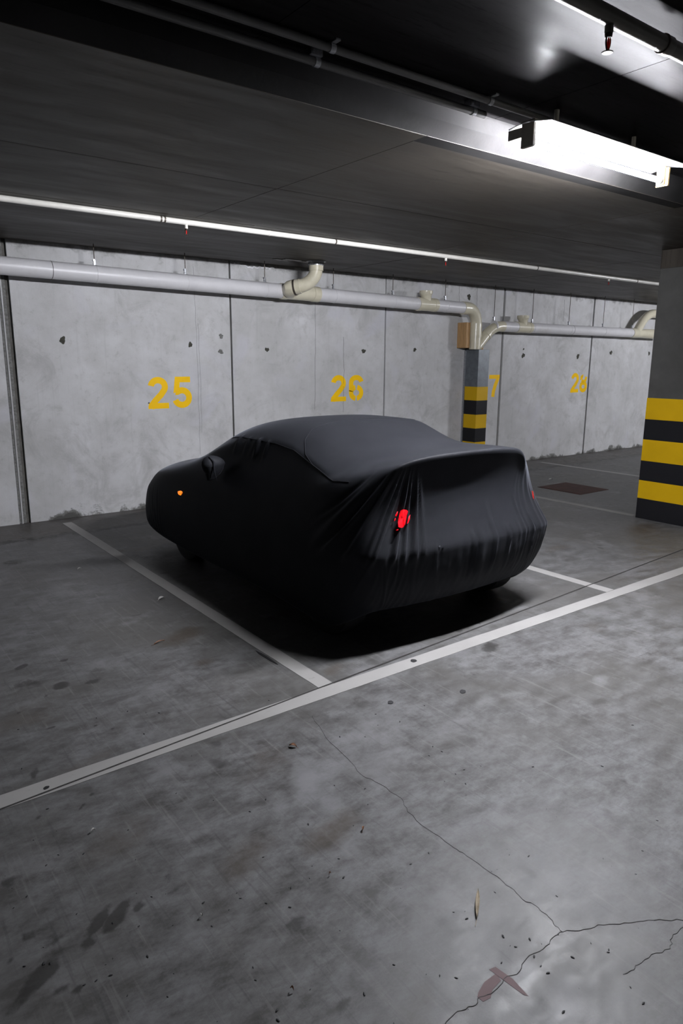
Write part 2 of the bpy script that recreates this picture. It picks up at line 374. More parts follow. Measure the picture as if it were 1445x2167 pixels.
ck3 = [fl(*p) for p in ((1480, 1950), (1440, 1965), (1422, 1985), (1418, 2008), (1378, 2020), (1350, 2042), (1335, 2054), (1318, 2062))]
for c, wd, s in ((ck1, .0011, 1), (ck2, .0017, 2), (ck3, .0012, 3)):
    obj('floor_crack', flat(strip_poly(jag(c, 4, .0045, s), wd), .0004, .0003), MDK, floor)
# ------------------------------------------------------------------ painted bay lines
LT = .0018
def line(name, poly, label, mat=MWHITE, grp='painted parking bay lines'):
    return tag(obj(name, flat([poly], .0, LT), mat), label, 'floor line', grp)
def wob(x0, x1, ya, yb, n, seed):
    rr = random.Random(seed); lo = [(x0+(x1-x0)*i/n, ya(x0+(x1-x0)*i/n)+rr.uniform(-.002, .002)) for i in range(n+1)]
    hi = [(x0+(x1-x0)*i/n, yb(x0+(x1-x0)*i/n)+rr.uniform(-.002, .002)) for i in range(n+1)]
    return lo + hi[::-1]
line('lane_line', wob(-5.5, 15, lambda x: 2.547, lambda x: 2.645, 120, 5), 'long white line painted across the fronts of all the bays', grp=None)
def bay(x, y0, y1, label, mat=MWHITE, wd=.09):
    rr = random.Random(int(x*10)); n = 50
    L_ = [(x-wd/2+rr.uniform(-.0015, .0015), y0+(y1-y0)*i/n) for i in range(n+1)]; R_ = [(x+wd/2+rr.uniform(-.0015, .0015), y0+(y1-y0)*i/n) for i in range(n+1)]
    return line('bay_line', L_+R_[::-1], label, mat)
bay(1.917, 2.648, 7.10, 'white bay line on the left side of the covered car')
bay(4.443, 2.648, 7.05, 'white bay line on the right side of the covered car')
bay(6.93, 3.93, 7.05, 'faded white bay line running from the striped column to the wall', MWHITE2)
bay(9.43, 3.9, 7.05, 'distant white bay line beyond the rusty plate', MWHITE)
# ------------------------------------------------------------------ walls
wall = empty('wall_back', (0, WY, 0)); tag(wall, kind='structure')
obj('backing', bx((-9, WY+.03, 0), (18, WY+.25, ZC+.4)), MJ, wall)
JX = [-9, -5.38, -3.05, -.72, 1.61, 3.94, 6.25, 8.62, 10.95, 13.3, 15.6, 18]
JW = {1.61: .035, 3.94: .022, 6.25: .022, 8.62: .045, 10.95: .04}
for a, b in zip(JX[:-1], JX[1:]):
    ga, gb = JW.get(a, .025)/2, JW.get(b, .025)/2
    if b == 1.61: gb = .085
    o = obj('wall_panel', bx((a+ga, WY, 0), (b-gb, WY+.06, ZC+.06), .004), MW, wall)
obj('joint_infill', bx((1.527, WY+.009, 0), (1.592, WY+.04, ZC+.05), .006), MGREY, wall)
obj('joint_bead', tb([(1.553, WY+.008, 0), (1.556, WY+.008, 1.2), (1.552, WY+.008, ZC)], .008, 8), MW, wall)
for x in JX[1:-1]:
    if x == 1.61: continue
    wd = JW.get(x, .025)
    obj('joint_bead', tb([(x-wd*.18, WY+.016, .0), (x-wd*.18+.002, WY+.016, 1.3), (x-wd*.18, WY+.016, ZC)], wd*.22, 8), MGREY if x == 1.61 else MJ, wall)
for i, (x, z, r) in enumerate([(2.07, 1.79, .03), (3.43, 1.77, .024), (4.41, 1.73, .024), (5.88, 1.73, .028), (6.79, 1.76, .024), (9.13, 1.70, .034), (10.58, 1.70, .034), (11.56, 1.77, .034), (12.83, 1.77, .03), (3.81, 1.87, .024), (3.80, 1.70, .026), (9.13, 1.80, .014), (7.83, 2.52, .035), (2.92, 1.15, .008)]):
    P = blob(0, 0, r, r*1.05, i, 20, .35, i)
    obj('mortar_patch', flat([P], 0, .004, lambda c, x=x, z=z: Vector((x+c.x, WY-.001-c.z, z+c.y))), MGREY if i in (9, 10) else MPLUG, wall)
tag(obj('wall_left', bx((-9.2, -7, 0), (-9, WY+.25, 3.2)), MW), kind='structure')
tag(obj('wall_front', bx((-9.2, -7.2, 0), (18.2, -7, 3.2)), MW), kind='structure')
tag(obj('wall_right', bx((18, -7, 0), (18.2, WY+.25, 3.2)), MW), kind='structure')
# hairline cracks running down the wall
for i, (x, z0, z1) in enumerate([(3.50, .55, 2.60), (3.53, .8, 2.0), (5.10, 1.0, 2.6), (5.55, .95, 1.9), (7.62, 2.3, 2.66), (8.0, 2.1, 2.66), (10.1, 2.25, 2.6)]):
    P = jag([(x, z0), (x+.01, (z0+z1)/2), (x, z1)], 9, .006, 40+i)
    obj('wall_crack', flat(strip_poly(P, .0022 if i < 2 else .0035), 0, .0006, lambda c: Vector((c.x, WY-.0004-c.z, c.y))), MGREY if i < 2 else MJ, wall)
# ------------------------------------------------------------------ ceilings
ceil = empty('ceiling', (0, 0, ZC)); tag(ceil, kind='structure')
obj('slab_core', bx((-9, SE+.08, ZC+.03), (18, WY+.05, 3.2)), MDK, ceil)
rows = [(SE, 4.10, [-9, -6.8, -3.6, -.4, 2.57, 5.1, 7.6, 10.2, 13, 18]), (4.10, 5.30, [-9, -5, -2.2, .1, 2.57, 5.15, 7.4, 9.9, 12.5, 18]), (5.30, WY, [-9, -4.2, -1.6, .75, 3.1, 5.36, 7.7, 10.1, 12.6, 18])]
for y0, y1, jx in rows:
    for a, b in zip(jx[:-1], jx[1:]):
        zz = random.uniform(-.0012, .0012)
        obj('soffit_board_bay', bx((a+.003, y0+(.003 if y0 > SE else 0), ZC+zz), (b-.003, y1-.003, ZC+.05), .0015), MCL, ceil)
bm = bmesh.new()   # step up to the higher slab: chamfer + face
vs = [bm.verts.new(p) for p in ((-9, SE+.002, ZC), (18, SE+.002, ZC), (18, FY, ZC+.06), (-9, FY, ZC+.06), (18, FY, ZH+.02), (-9, FY, ZH+.02), (18, SE+.1, ZH+.02), (-9, SE+.1, ZH+.02), (18, SE+.1, ZC), (-9, SE+.1, ZC))]
for q in ((0, 1, 2, 3), (3, 2, 4, 5), (5, 4, 6, 7), (7, 6, 8, 9), (9, 8, 1, 0)): bm.faces.new([vs[i] for i in q])
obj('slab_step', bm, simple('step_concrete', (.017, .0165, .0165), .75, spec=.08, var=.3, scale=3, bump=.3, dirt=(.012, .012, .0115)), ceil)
hj = [-9, -6, -3.4, -.8, 1.55, 2.98, 5.6, 8.2, 11, 14, 18]
for a, b in zip(hj[:-1], hj[1:]):
    for y0, y1 in ((-7, -3.1), (-3.1, -.6), (-.6, FY+.01)):
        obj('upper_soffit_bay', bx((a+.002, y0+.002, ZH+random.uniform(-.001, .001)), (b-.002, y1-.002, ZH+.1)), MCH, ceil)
obj('slab_core', bx((-9, -7, ZH+.06), (18, FY, 3.2)), MDK, ceil)
# lime crust on the soffit beside the pipe collar
bm = flat([blob(0, 0, .16, .05, .2, 26, .5, 4), blob(-.17, .06, .1, .03, .3, 20, .5, 9)], 0, .003, lambda c: Vector((4.50+c.x, 6.80+c.y, ZC-.001-c.z)))
obj('lime_crust', bm, simple('lime_crust', (.42, .42, .43), .8, var=.3, scale=30, bump=.5), ceil)
bm = flat(strip_poly(jag([(4.0, 2.668), (4.2, 2.645), (4.38, 2.652), (4.52, 2.655)], 7, .012, 3), .014), 0, .006, lambda c: Vector((c.x, WY-c.z, c.y)))
obj('lime_crust', bm, simple('white_lime', (.7, .7, .72), .8, var=.1, scale=30), wall)
# ------------------------------------------------------------------ painted numbers on the wall
def ell(cx, cy, rx, ry, a0, a1, n=18): return [(cx+rx*math.cos(math.radians(a0+(a1-a0)*i/n)), cy+ry*math.sin(math.radians(a0+(a1-a0)*i/n))) for i in range(n+1)]
T = .2   # stroke width relative to height 1
def band_poly(pts, t=T):
    out = []; L_ = []; R_ = []
    P = [Vector(p) for p in pts]
    for i, p in enumerate(P):
        d = (P[min(i+1, len(P)-1)]-P[max(i-1, 0)]).normalized(); n_ = Vector((-d.y, d.x))*t/2
        L_.append(p+n_); R_.append(p-n_)
    for i in range(len(P)-1): out.append([tuple(L_[i]), tuple(R_[i]), tuple(R_[i+1]), tuple(L_[i+1])])
    return out
def digit(ch):
    h = T/2
    if ch == '2':
        top = ell(.34, .69, .23, .21, 172, -28)
        return band_poly(top+[(.43, .44), (.25, .27), (.13, .13), (.08, .02)]) + [[(0, 0), (.68, 0), (.68, .18), (.02, .18)], [(0, 0), (.2, .18), (.02, .10)]]
    if ch == '5':
        return [[(.14, .82), (.64, .82), (.64, 1), (.12, 1)], [(.12, 1), (.30, 1), (.25, .56), (.05, .47)]] + band_poly([(.12, .52)]+ell(.34, .33, .24, .235, 128, -162, 26))
    if ch == '6':
        a = ell(.34, .71, .235, .19, 8, 180, 12)+[(.105, .5)]
        bowl = ell(.34, .31, .235, .215, 101, 262, 22); bowl2 = ell(.34, .31, .235, .215, 79, -82, 22)
        return band_poly(a) + band_poly([(.105, .52), (.105, .3)]) + band_poly(bowl, .195) + band_poly(bowl2, .195)
    if ch == '7':
        return [[(.02, .82), (.68, .82), (.68, 1), (.02, 1)]] + band_poly([(.58, .84), (.42, .52), (.33, .25), (.30, 0)])
    if ch == '8w':   # upper bowl worn off at the top
        return band_poly(ell(.34, .73, .2, .17, 205, 135, 9)+[(.17, .88)], .19) + band_poly(ell(.34, .29, .235, .2, 0, 360, 30)) + band_poly(ell(.34, .73, .2, .17, 215, 345, 16)+[(.56, .8)], .17)
def number(txt, x, z, wd, ht, gap, label):
    e = empty('bay_number', (x, WY, z), label, 'number marking', 'yellow bay numbers on the wall')
    for i, ch in enumerate(txt):
        x0 = x+i*(wd+gap)
        obj('digit', flat(digit(ch), 0, .0015, lambda c, x0=x0: Vector((x0+c.x*wd/.68, WY+.0005-c.z, z+c.y*ht))), MYEL, e)
number('25', 2.915, 1.085, .235, .34, .04, 'yellow number 25 painted on the wall')
number('26', 5.352, 1.09, .245, .335, .045, 'yellow number 26 painted on the wall behind the car roof')
number('27', 8.06, 1.07, .245, .335, .045, 'yellow number 27 half hidden by the striped post')
number(['2', '8w'], 10.44, 1.09, .225, .33, .025, 'worn yellow number 28 cut by the panel joint')
# ------------------------------------------------------------------ drain pipes on the back wall
PY = 7.08; PR = .081
def mz(x): return 2.425 - .0145*(x-1.5)
def ring(p, ax, r, wd, n=28):
    p = Vector(p); ax = Vector(ax).normalized(); return tb([p-ax*wd/2, p+ax*wd/2], r, n)
def cyl(a, b, r, n=32): return tb([a, b], r, n)
def hanger(x, z, y, parent, r):
    obj('hanger_rod', cyl((x, y, z+r+.05), (x, y, ZC), .0045, 8), MROD, parent)
    bm = bmesh.new(); box(bm, (x-.012, y-.008, z+r), (x+.012, y+.008, z+r+.055), .002); tube(bm, [(x-.006, y-.012, z+r+.045), (x-.006, y+.012, z+r+.045)], .012, 8); tube(bm, [(x-.004, y-.012, z+r+.015), (x-.004, y+.012, z+r+.015)], .009, 8)
    obj('hanger_nut', bm, MZ, parent, True)
    obj('pipe_clamp', ring((x+.012, y, z), (1, 0, 0), r+.0025, .022), MPVC, parent, True)
main = empty('drain_pipe', (1.5, PY, mz(1.5)), 'pale grey drain pipe with cream fittings hung high along the back wall', 'pipe')
segs = [(-6, -2.9), (-2.9, -.2), (-.2, 1.95), (1.95, 4.50), (4.96, 6.60), (6.94, 7.5)]
for a, b in segs: obj('pipe_section', cyl((a, PY, mz(a)), (b, PY, mz(b)), PR), MPVC, main, True)
for x in (-2.9, -.2, 1.95): obj('pipe_joint', ring((x, PY, mz(x)), (1, 0, 0), PR+.0012, .006), MCON, main, True)
for x in (1.36, 2.36, 3.30, 4.26, 5.22, 6.17, 7.12, .4, -.55, -1.5): hanger(x, mz(x), PY, main, PR)
# tee with riser to the ceiling
obj('tee_fitting', tb([(4.47, PY, mz(4.5)), (4.55, PY, mz(4.5)), (4.551, PY, mz(4.5)), (4.90, PY, mz(4.9)), (4.901, PY, mz(4.9)), (4.99, PY, mz(5))], [PR+.008, PR+.008, PR+.003, PR+.003, PR+.008, PR+.008], 32), MCRM, main, True)
# riser: collar at the ceiling, bend down, sloping socket into the tee
C0 = Vector((4.72, 6.73, ZC)); 
A = Vector((4.72, 6.73, 2.60)); Bp = Vector((4.72, 6.75, 2.44)); Cq = Vector((4.52, 6.93, 2.405)); D = Vector((4.64, PY, 2.37))
obj('elbow', tb(arc(A, Bp, Vector((4.565, 6.86, 2.425)), 14), .074, 30), MCRM, main, True)
obj('elbow_socket', tb([C0-Vector((0, 0, .04)), C0-Vector((0, 0, .10))], .081, 30), MCRM, main, True)
obj('branch_socket', tb([(4.585, 6.842, 2.427), (4.53, 6.905, 2.412), (4.5301, 6.9051, 2.412), (4.505, 6.94, 2.403), (4.51, 6.98, 2.392), (4.60, PY, 2.375)], [.081, .081, .086, .086, .081, .075], 30), MCRM, main, True)
obj('rubber_band', tb([(4.548, 6.885, 2.416), (4.535, 6.90, 2.413)], .0865, 30), MROD, main, True)
bm = tb([C0-Vector((0, 0, .045)), C0-Vector((0, 0, .004)), C0-Vector((0, 0, .0035)), C0], [.086, .088, .112, .112], 36)
for i in range(30):
    a = 2*math.pi*i/30; c, s = math.cos(a), math.sin(a)
    p = C0+Vector((c*.087, s*.087, -.024)); box(bm, p-Vector((.0035, .0035, .008)), p+Vector((.0035, .0035, .008)))
obj('fire_collar', bm, MZ, main, True)
def stub(x, y, z, parent, sz=1.):
    obj('tee_fitting', tb([(x-.17, y, z), (x-.11, y, z), (x-.1095, y, z), (x+.11, y, z), (x+.1105, y, z), (x+.17, y, z)], [PR*sz+.007, PR*sz+.007, PR*sz+.003, PR*sz+.003, PR*sz+.007, PR*sz+.007], 32), MCRM, parent, True)
    obj('vent_stub', tb([(x-.0, y, z+.02), (x-.005, y, z+.10), (x-.01, y, z+.13), (x-.012, y, z+.135), (x-.012, y, z+.175), (x-.012, y, z+.176), (x-.012, y, z+.165)], [.068, .07, .084, .09, .09, .078, .076], 30), MCRM, parent, True)
stub(6.77, PY, mz(6.77), main)
zt = mz(7.5); VX, VY = 7.80, 7.12
obj('elbow', tb([(7.46, PY, zt), (7.56, PY, zt), (7.5601, PY, zt)]+arc((7.58, PY, zt), (VX, VY-.01, zt), (VX, VY, 2.13), 14), [.088, .088]+[.083]*16, 32), MCRM, main, True)
obj('down_pipe', tb([(VX, VY, 2.14), (VX, VY, 2.03), (VX, VY, 2.0299), (VX, VY, 1.94), (VX, VY, 1.9399), (VX, VY, 1.777)], [.089, .089, .092, .092, .084, .084], 32), MCRM, main, True)
r2 = main
z2 = 2.115; Y2 = 7.1
obj('branch_pipe', tb([(7.84, VY, 1.80), (7.93, VY, 1.885), (8.04, VY, 1.99)], .069, 30), MCRM, r2, True)
obj('elbow', tb([(8.02, VY, 1.97), (8.06, VY, 2.01), (8.0601, VY, 2.01)]+arc((8.06, VY, 2.01), (8.16, Y2, z2), (8.30, Y2, z2), 12)+[(8.36, Y2, z2)], [.078, .078]+[.074]*14+[.08], 30), MCRM, r2, True)
PR2 = .076
for a, b in ((8.34, 8.66), (8.98, 11.85)): obj('pipe_section', cyl((a, Y2, z2), (b, Y2, z2+.0), PR2), MPVC, r2, True)
stub(8.83, Y2, z2, r2, .92)
obj('elbow', tb([(11.8, Y2, z2), (11.95, Y2, z2), (12.08, Y2, z2), (12.2, Y2, z2), (12.34, Y2, z2), (12.9, Y2, z2)], [.083, .083, .077, .077, .083, .083], 30), MCRM, r2, True)
obj('branch_pipe', tb([(11.98, Y2, z2+.02), (12.12, Y2, z2+.18)]+arc((12.14, Y2, z2+.2), (12.28, Y2, z2+.36), (12.5, Y2, z2+.36), 10)+[(13.2, Y2, z2+.36)], .073, 30), MCRM, r2, True)
for x in (8.16, 9.04, 9.97, 10.93, 11.82): hanger(x, z2, Y2, r2, PR2)
obj('pipe_joint', ring((10.05, Y2, z2), (1, 0, 0), PR2+.0012, .006), MCON, r2, True)
# ------------------------------------------------------------------ post guard with hazard stripes
PX0, PX1, PY0, PZ = 7.79, 8.02, 7.03, 1.775
post = empty('striped_post', (7.9, 7.17, 0), 'narrow steel clad post with yellow and black bands, standing against the wall', 'post')
obj('steel_cover', bx((PX0, PY0, 0), (PX1, WY-.006, PZ), .003), MPOST, post)
obj('edge_strip', bx((PX0-.014, WY-.03, 0), (PX0+.002, WY-.002, PZ-.02), .002), MZ, post)
zs = [1.243, 1.045, .839, .638, .435, .23, .02]
for i in range(6):
    jg = .004
    obj('yellow_band' if i % 2 == 0 else 'black_band', bx((PX0-.0025, PY0-.0025, zs[i+1]), (PX1+.0015, WY-.035, zs[i]), .001), MYELB if i % 2 == 0 else MBLK, post)
for nm, a, b in (('timber_block', (7.62, 7.13, 1.795), (7.70, WY-.001, 2.15)), ('timber_block', (7.90, 7.18, 1.776), (8.05, WY-.001, 1.98))):
    obj(nm, bx(a, b, .004), MTIM, post)
# ------------------------------------------------------------------ big striped column
CX, CYB, CYF = 6.86, 3.875, 2.5
col = empty('striped_column', (7.3, 3.2, 0), 'wide concrete column with yellow and black bands at the right edge', 'column')
obj('shaft', bx((CX, CYF, 0), (7.75, CYB, 2.515), .006), MCOLM, col)
obj('column_head', bx((CX, CYF+.15, 2.515), (7.75, CYB, ZC-.004)), MCL, col)
zs = [1.257, 1.041, .832, .612, .405, .215, .0]
for i in range(6):
    obj('yellow_band' if i % 2 == 0 else 'black_band', bx((CX-.003, CYF-.003, zs[i+1]+(0 if i < 5 else .001)), (7.753, CYB+.003, zs[i]), .0015), MYELB if i % 2 == 0 else MBLK, col)
# ------------------------------------------------------------------ rusty plate in the floor
pl = empty('floor_plate', (7.79, 5.3, 0), 'rusty dark red square drain plate set in the floor beyond the car', 'drain cover')
obj('plate', bx((7.51, 5.0, .0005), (8.08, 5.61, .006), .001), MRUST, pl)
fr = bmesh.new()
for a, b in (((7.49, 4.98), (8.10, 5.0)), ((7.49, 5.61), (8.10, 5.63)), ((7.49, 5.0), (7.51, 5.61)), ((8.08, 5.0), (8.10, 5.61))): box(fr, (a[0], a[1], 0), (b[0], b[1], .004))
obj('plate_frame', fr, MRUST, pl)
# ------------------------------------------------------------------ sprinkler pipes
def head(bm_p, x, y, z, parent, mat, s=1., bulb=True):
    obj('pipe_outlet', tb([(x, y, z), (x, y, z-.035*s)], .013*s, 14), mat, parent, True)
    bm = bmesh.new(); z0 = z-.035*s
    tube(bm, [(x, y, z0), (x, y, z0-.012*s)], [.012*s, .01*s], 12)
    for k in (-1, 1): tube(bm, arc((x+k*.008*s, y, z0-.01*s), (x+k*.017*s, y, z0-.028*s), (x+k*.003*s, y, z0-.045*s), 6), .0028*s, 6)
    tube(bm, [(x, y, z0-.044*s), (x, y, z0-.05*s), (x, y, z0-.0505*s), (x, y, z0-.053*s)], [.005*s, .005*s, .018*s, .016*s], 14)
    o = obj('sprinkler_head', bm, MBRS, parent, True)
    obj('glass_bulb', tb([(x, y, z0-.012*s), (x, y, z0-.028*s), (x, y, z0-.042*s)], [.002*s, .0042*s, .002*s], 8), MRED, parent, True)
sp = empty('sprinkler_pipe', (3, 5.3, 2.63), 'thin white sprinkler pipe under the low ceiling, parallel to the wall', 'pipe')
obj('pipe_run', cyl((-6, 5.4, 2.667), (16, 5.4, 2.667), .021, 20), MSPR, sp, True)
for x in (2.33, 2.36, 3.30, 9.0): obj('pipe_coupling', ring((x, 5.4, 2.667), (1, 0, 0), .0235, .012, 18), MROD if x < 3 or x > 8 else MSPR, sp, True)
for x in (2.54, 5.42, 8.36): head(None, x, 5.4, 2.655, sp, MSPR, 1.)
for x in (.2, 4.0, 6.9, 9.9): obj('pipe_bracket', ring((x, 5.4, 2.667), (1, 0, 0), .0225, .014, 16), MROD, sp)
sp2 = empty('sprinkler_pipe', (3, 1.7, 2.86), 'thick grey sprinkler pipe under the high ceiling at the top right corner', 'pipe')
ZS = 2.778; YS = 1.605
obj('pipe_run', cyl((-6, YS, ZS), (16, YS, ZS), .0285, 24), MSPR2, sp2, True)
obj('pipe_coupling', tb([(2.70, YS, ZS), (2.705, YS, ZS), (2.745, YS, ZS), (2.75, YS, ZS)], [.031, .0325, .0325, .031], 24), MSPR2, sp2, True)
obj('coupling_seal', ring((2.702, YS, ZS), (1, 0, 0), .0335, .006, 24), MROD, sp2, True)
head(None, 2.36, YS, ZS-.012, sp2, MSPR2, 1.15)
# ------------------------------------------------------------------ conduits in the angle of the step
for nm, y, z, r, lab in (('conduit', 2.458, 2.808, .0155, 'upper grey conduit tucked under the high ceiling beside the slab step'), ('conduit', 2.563, 2.790, .0165, 'lower grey conduit clipped to the face of the slab step')):
    e = empty(nm, (2, y, z), lab, 'conduit', 'conduits along the slab step')
    obj('tube', cyl((-6, y, z), (2.80 if z < 2.80 else 16, y, z), r, 18), MCON, e, True)
    for x in (-1.4, .2, 1.80, 2.72):
        bm = bmesh.new(); tube(bm, [(x-.012, y, z), (x+.012, y, z)], r+.0025, 18)
        if z > 2.80: box(bm, (x-.011, y-.045, z+r-.002), (x+.011, y+.03, ZH), .001)
        else:
            box(bm, (x-.045, y-.03, z+r-.004), (x+.011, y+.02, ZH), .001); tube(bm, [(x-.033, y-.036, z+r+.008), (x-.033, y-.02, z+r+.008)], .007, 8)
        obj('saddle_clip', bm, MZ, e, True)
# ------------------------------------------------------------------ luminaires
def luminaire(x0, label, near=True):
    LY, LZ = 2.333, 2.631; x1 = x0+1.19
    e = empty('tube_light', (x0, 2.5, 2.75), label, 'ceiling light', 'fluorescent tube lights along the slab step')
    obj('body', bx((x0+.03, 2.335, 2.7175), (x1, 2.42, 2.742), .004), MLB, e)
    obj('junction_box', bx((x0-.018, 2.372, 2.655), (x0+.022, 2.452, 2.7), .003), MLB, e)
    obj('end_cap', bx((x0-.018, 2.30, 2.606), (x0+.0, 2.372, 2.712), .003), MLB, e)
    obj('end_cap', bx((x1, 2.30, 2.603), (x1+.016, 2.372, 2.70), .003), MTH, e)
    bm = bmesh.new()    # folded white reflector over the tube
    prof = [(2.200, 2.690), (2.28, 2.704), (2.333, 2.714), (2.40, 2.711), (2.45, 2.704)]
    lo = [[bm.verts.new((x, y, z)) for (y, z) in prof] for x in (x0-.018, x1+.07)]; hi = [[bm.verts.new((x, y, z+.004)) for (y, z) in prof] for x in (x0-.018, x1+.07)]
    m = len(prof)
    for i in range(m-1):
        bm.faces.new((lo[0][i], lo[0][i+1], lo[1][i+1], lo[1][i])); bm.faces.new((hi[0][i], hi[1][i], hi[1][i+1], hi[0][i+1]))
        for q in (0, 1): bm.faces.new((lo[q][i], lo[q][i+1], hi[q][i+1], hi[q][i]))
    for i in (0, m-1): bm.faces.new((lo[0][i], lo[1][i], hi[1][i], hi[0][i]))
    obj('reflector', bm, MREFL, e)
    for xx in (x0+.004, x1-.004):
        obj('lamp_holder', bx((xx-.009, LY-.016, LZ-.02), (xx+.009, LY+.016, 2.706), .003), MTH, e)
    obj('starter', tb([(x0+.03, 2.35, 2.68), (x0+.06, 2.35, 2.68)], .011, 14), MRUB, e, True)
    obj('tube', cyl((x0+.012, LY, LZ), (x1-.012, LY, LZ), .0135, 20), MTUBE, e, True)
    for xx, s in ((x0+.012, 1), (x1-.012, -1)):
        obj('tube_end', cyl((xx, LY, LZ), (xx+s*.02, LY, LZ), .0142, 20), MREFL, e, True)
    for xx in (x0+.25, x1-.25): obj('mounting_stem', cyl((xx, 2.38, 2.742), (xx, 2.38, ZH), .012, 12), MLB, e)
    return e
luminaire(2.87, 'long fluorescent tube light with a wide white reflector, lit, above the car')
luminaire(12.1, 'second fluorescent tube light farther along the slab step, hidden behind the striped column')
# ------------------------------------------------------------------ the covered car
XC = 3.06
car = empty('covered_car', (XC, 4.2, 0), 'small car with rear wing under a tight black stretch cover', 'car')
R_ = 13
# rows front -> rear ; ring 4 = edge of the upper surface, then inner columns c1 c2 c3 c4(centre)
Y4 = [5.86, 5.62, 5.32, 5.06, 4.84, 4.56, 4.25, 3.97, 3.74, 3.45, 3.14, 2.96, 2.75]
D4 = [.66, .77, .79, .775, .745, .725, .715, .715, .72, .735, .775, .76, .57]
Z4 = [.655, .70, .74, .79, .83, .86, .87, .875, .88, .89, .925, .965, 1.00]
D = {1: [.46, .58, .64, .68, .69, .655, .62, .615, .63, .67, .72, .66, .49],
     2: [.31, .40, .44, .48, .53, .54, .52, .51, .52, .55, .58, .54, .42],
     3: [.15, .20, .22, .24, .29, .32, .32, .32, .33, .32, .30, .29, .25]}
Z = {1: [.695, .75, .80, .85, .90, 1.01, 1.075, 1.085, 1.07, 1.02, .965, 1.01, 1.075],
     2: [.71, .765, .815, .87, 1.0, 1.125, 1.18, 1.19, 1.17, 1.10, 1.035, 1.08, 1.105],
     3: [.71, .77, .82, .88, 1.01, 1.15, 1.215, 1.225, 1.20, 1.13, 1.075, 1.09, 1.115],
     4: [.71, .77, .82, .88, 1.01, 1.155, 1.225, 1.235, 1.21, 1.135, 1.085, 1.095, 1.12]}
ZR = {3: [.54, .60, .65, .68, .69, .69, .69, .69, .70, .72, .76, .81, .83], 2: [.47, .50, .52, .54, .55, .55, .55, .55, .55, .55, .56, .57, .578],
      1: [.17, .20]+[.26]*8+[.27, .30, .35], 0: [.12]+[.10]*8+[.08, .03, .08, .20], 5: [.14]+[.13]*9+[.12, .15, .235]}
DR = {3: [.73, .82, .825, .82, .81, .805, .80, .80, .805, .815, .83, .81, .60], 2: [.77, .84, .84, .845, .845, .845, .845, .845, .845, .845, .845, .84, .775],
      1: [.82, .85, .845, .84, .84, .84, .84, .84, .84, .84, .84, .83, .76], 0: [.68, .78, .80, .82, .82, .82, .82, .82, .82, .82, .80, .78, .68], 5: [.60, .70, .72, .74, .74, .74, .74, .74, .74, .74, .74, .70, .60]}
YR = {3: {0: 5.92, 1: 5.66, 11: 2.95, 12: 2.815}, 2: {0: 5.95, 1: 5.68, 11: 2.93, 12: 2.76}, 1: {0: 5.95, 1: 5.66, 11: 2.97, 12: 2.80}, 0: {0: 5.84, 1: 5.55, 11: 3.02, 12: 2.87}, 5: {0: 5.80, 1: 5.5, 11: 3.05, 12: 2.93}}
bow_f = {4: .08, 3: .10, 2: .11, 1: .10, 0: .08, 5: .08}; bow_r = {4: .05, 3: .02, 2: .085, 1: .10, 0: .07, 5: .07}
cage = []; faces = []; crease = {}
def cidx(i, j): return i*9+j
for i in range(R_):
    hs = [D4[i], D[1][i], D[2][i], D[3][i], 0]; hz = [Z4[i], Z[1][i], Z[2][i], Z[3][i], Z[4][i]]
    for j in range(9):
        k = min(j, 8-j); s = -1 if j < 4 else 1
        y = Y4[i]; q = 1-(hs[k]/hs[0])**2
        if i == 0: y += bow_f[4]*q
        if i == 1: y += .04*q
        if i == R_-1: y -= bow_r[4]*q
        if i == R_-2: y -= .02*q
        z = hz[k]; hx_ = hs[k]
        if j < 4 and k == 0 and i >= 11: hx_, z = ((.75, .98), (.665, 1.05))[i-11]
        if j < 4 and k == 1 and i >= 11: hx_, z = ((.66, 1.035), (.54, 1.09))[i-11]
        if j > 4 and i == R_-1 and k == 0: hx_, z = .475, .985
        if j > 4 and i == R_-1 and k in (1, 2, 3): hx_ = (0, .42, .34, .2)[k]
        if j > 4 and i == 8: z += (0, .01, .03, .012, 0)[k]
        if j > 4 and i == 10 and k == 2: hx_, z = .51, 1.095
        if j > 4 and i == 11 and k == 2: hx_, z = .47, 1.095
        if j > 4 and i == 10 and k == 1: z = .93
        if j > 4 and i == 9 and k in (2, 3): z = (1.055, 1.10)[k-2]
        if j > 4 and i == 10 and k == 3: z = 1.07
        cage.append((XC+s*hx_, y, z))   # the far end of the wing stands up at its front corner
for i in range(R_-1):
    for j in range(8): faces.append((cidx(i, j), cidx(i+1, j), cidx(i+1, j+1), cidx(i, j+1)))
per = [(i, 0) for i in range(R_)]+[(R_-1, j) for j in range(1, 9)]+[(i, 8) for i in range(R_-2, -1, -1)]+[(0, j) for j in range(7, 0, -1)]
prev = [cidx(*p) for p in per]; PN = len(per)
ringidx = {4: prev}
for k in (3, 2, 1, 0, 5):
    cur = []
    for (i, j) in per:
        if i not in (0, R_-1) or j in (0, 8):
            y = YR[k].get(i, Y4[i]); s = -1 if j == 0 else 1
            cage.append((XC+s*(DR[k][i]+(.11 if k == 3 and i == 12 and s < 0 else 0)), y, ZR[k][i]))
        else:
            kk = min(j, 8-j); s = -1 if j < 4 else (1 if j > 4 else 0)
            base = D4[i]; fr_ = [D4[i], D[1][i], D[2][i], D[3][i], 0][kk]/base
            dx = DR[k][i]*fr_; q = 1-fr_**2
            y = YR[k][i]+(bow_f[k]*q if i == 0 else -bow_r[k]*q)
            cage.append((XC+s*dx, y, ZR[k][i]))
        cur.append(len(cage)-1)
    for a in range(PN):
        b = (a+1) % PN; faces.append((prev[b], prev[a], cur[a], cur[b]))
    prev = cur; ringidx[k] = cur
me = bpy.data.meshes.new('cover_cage'); me.from_pydata(cage, [], faces); me.update()
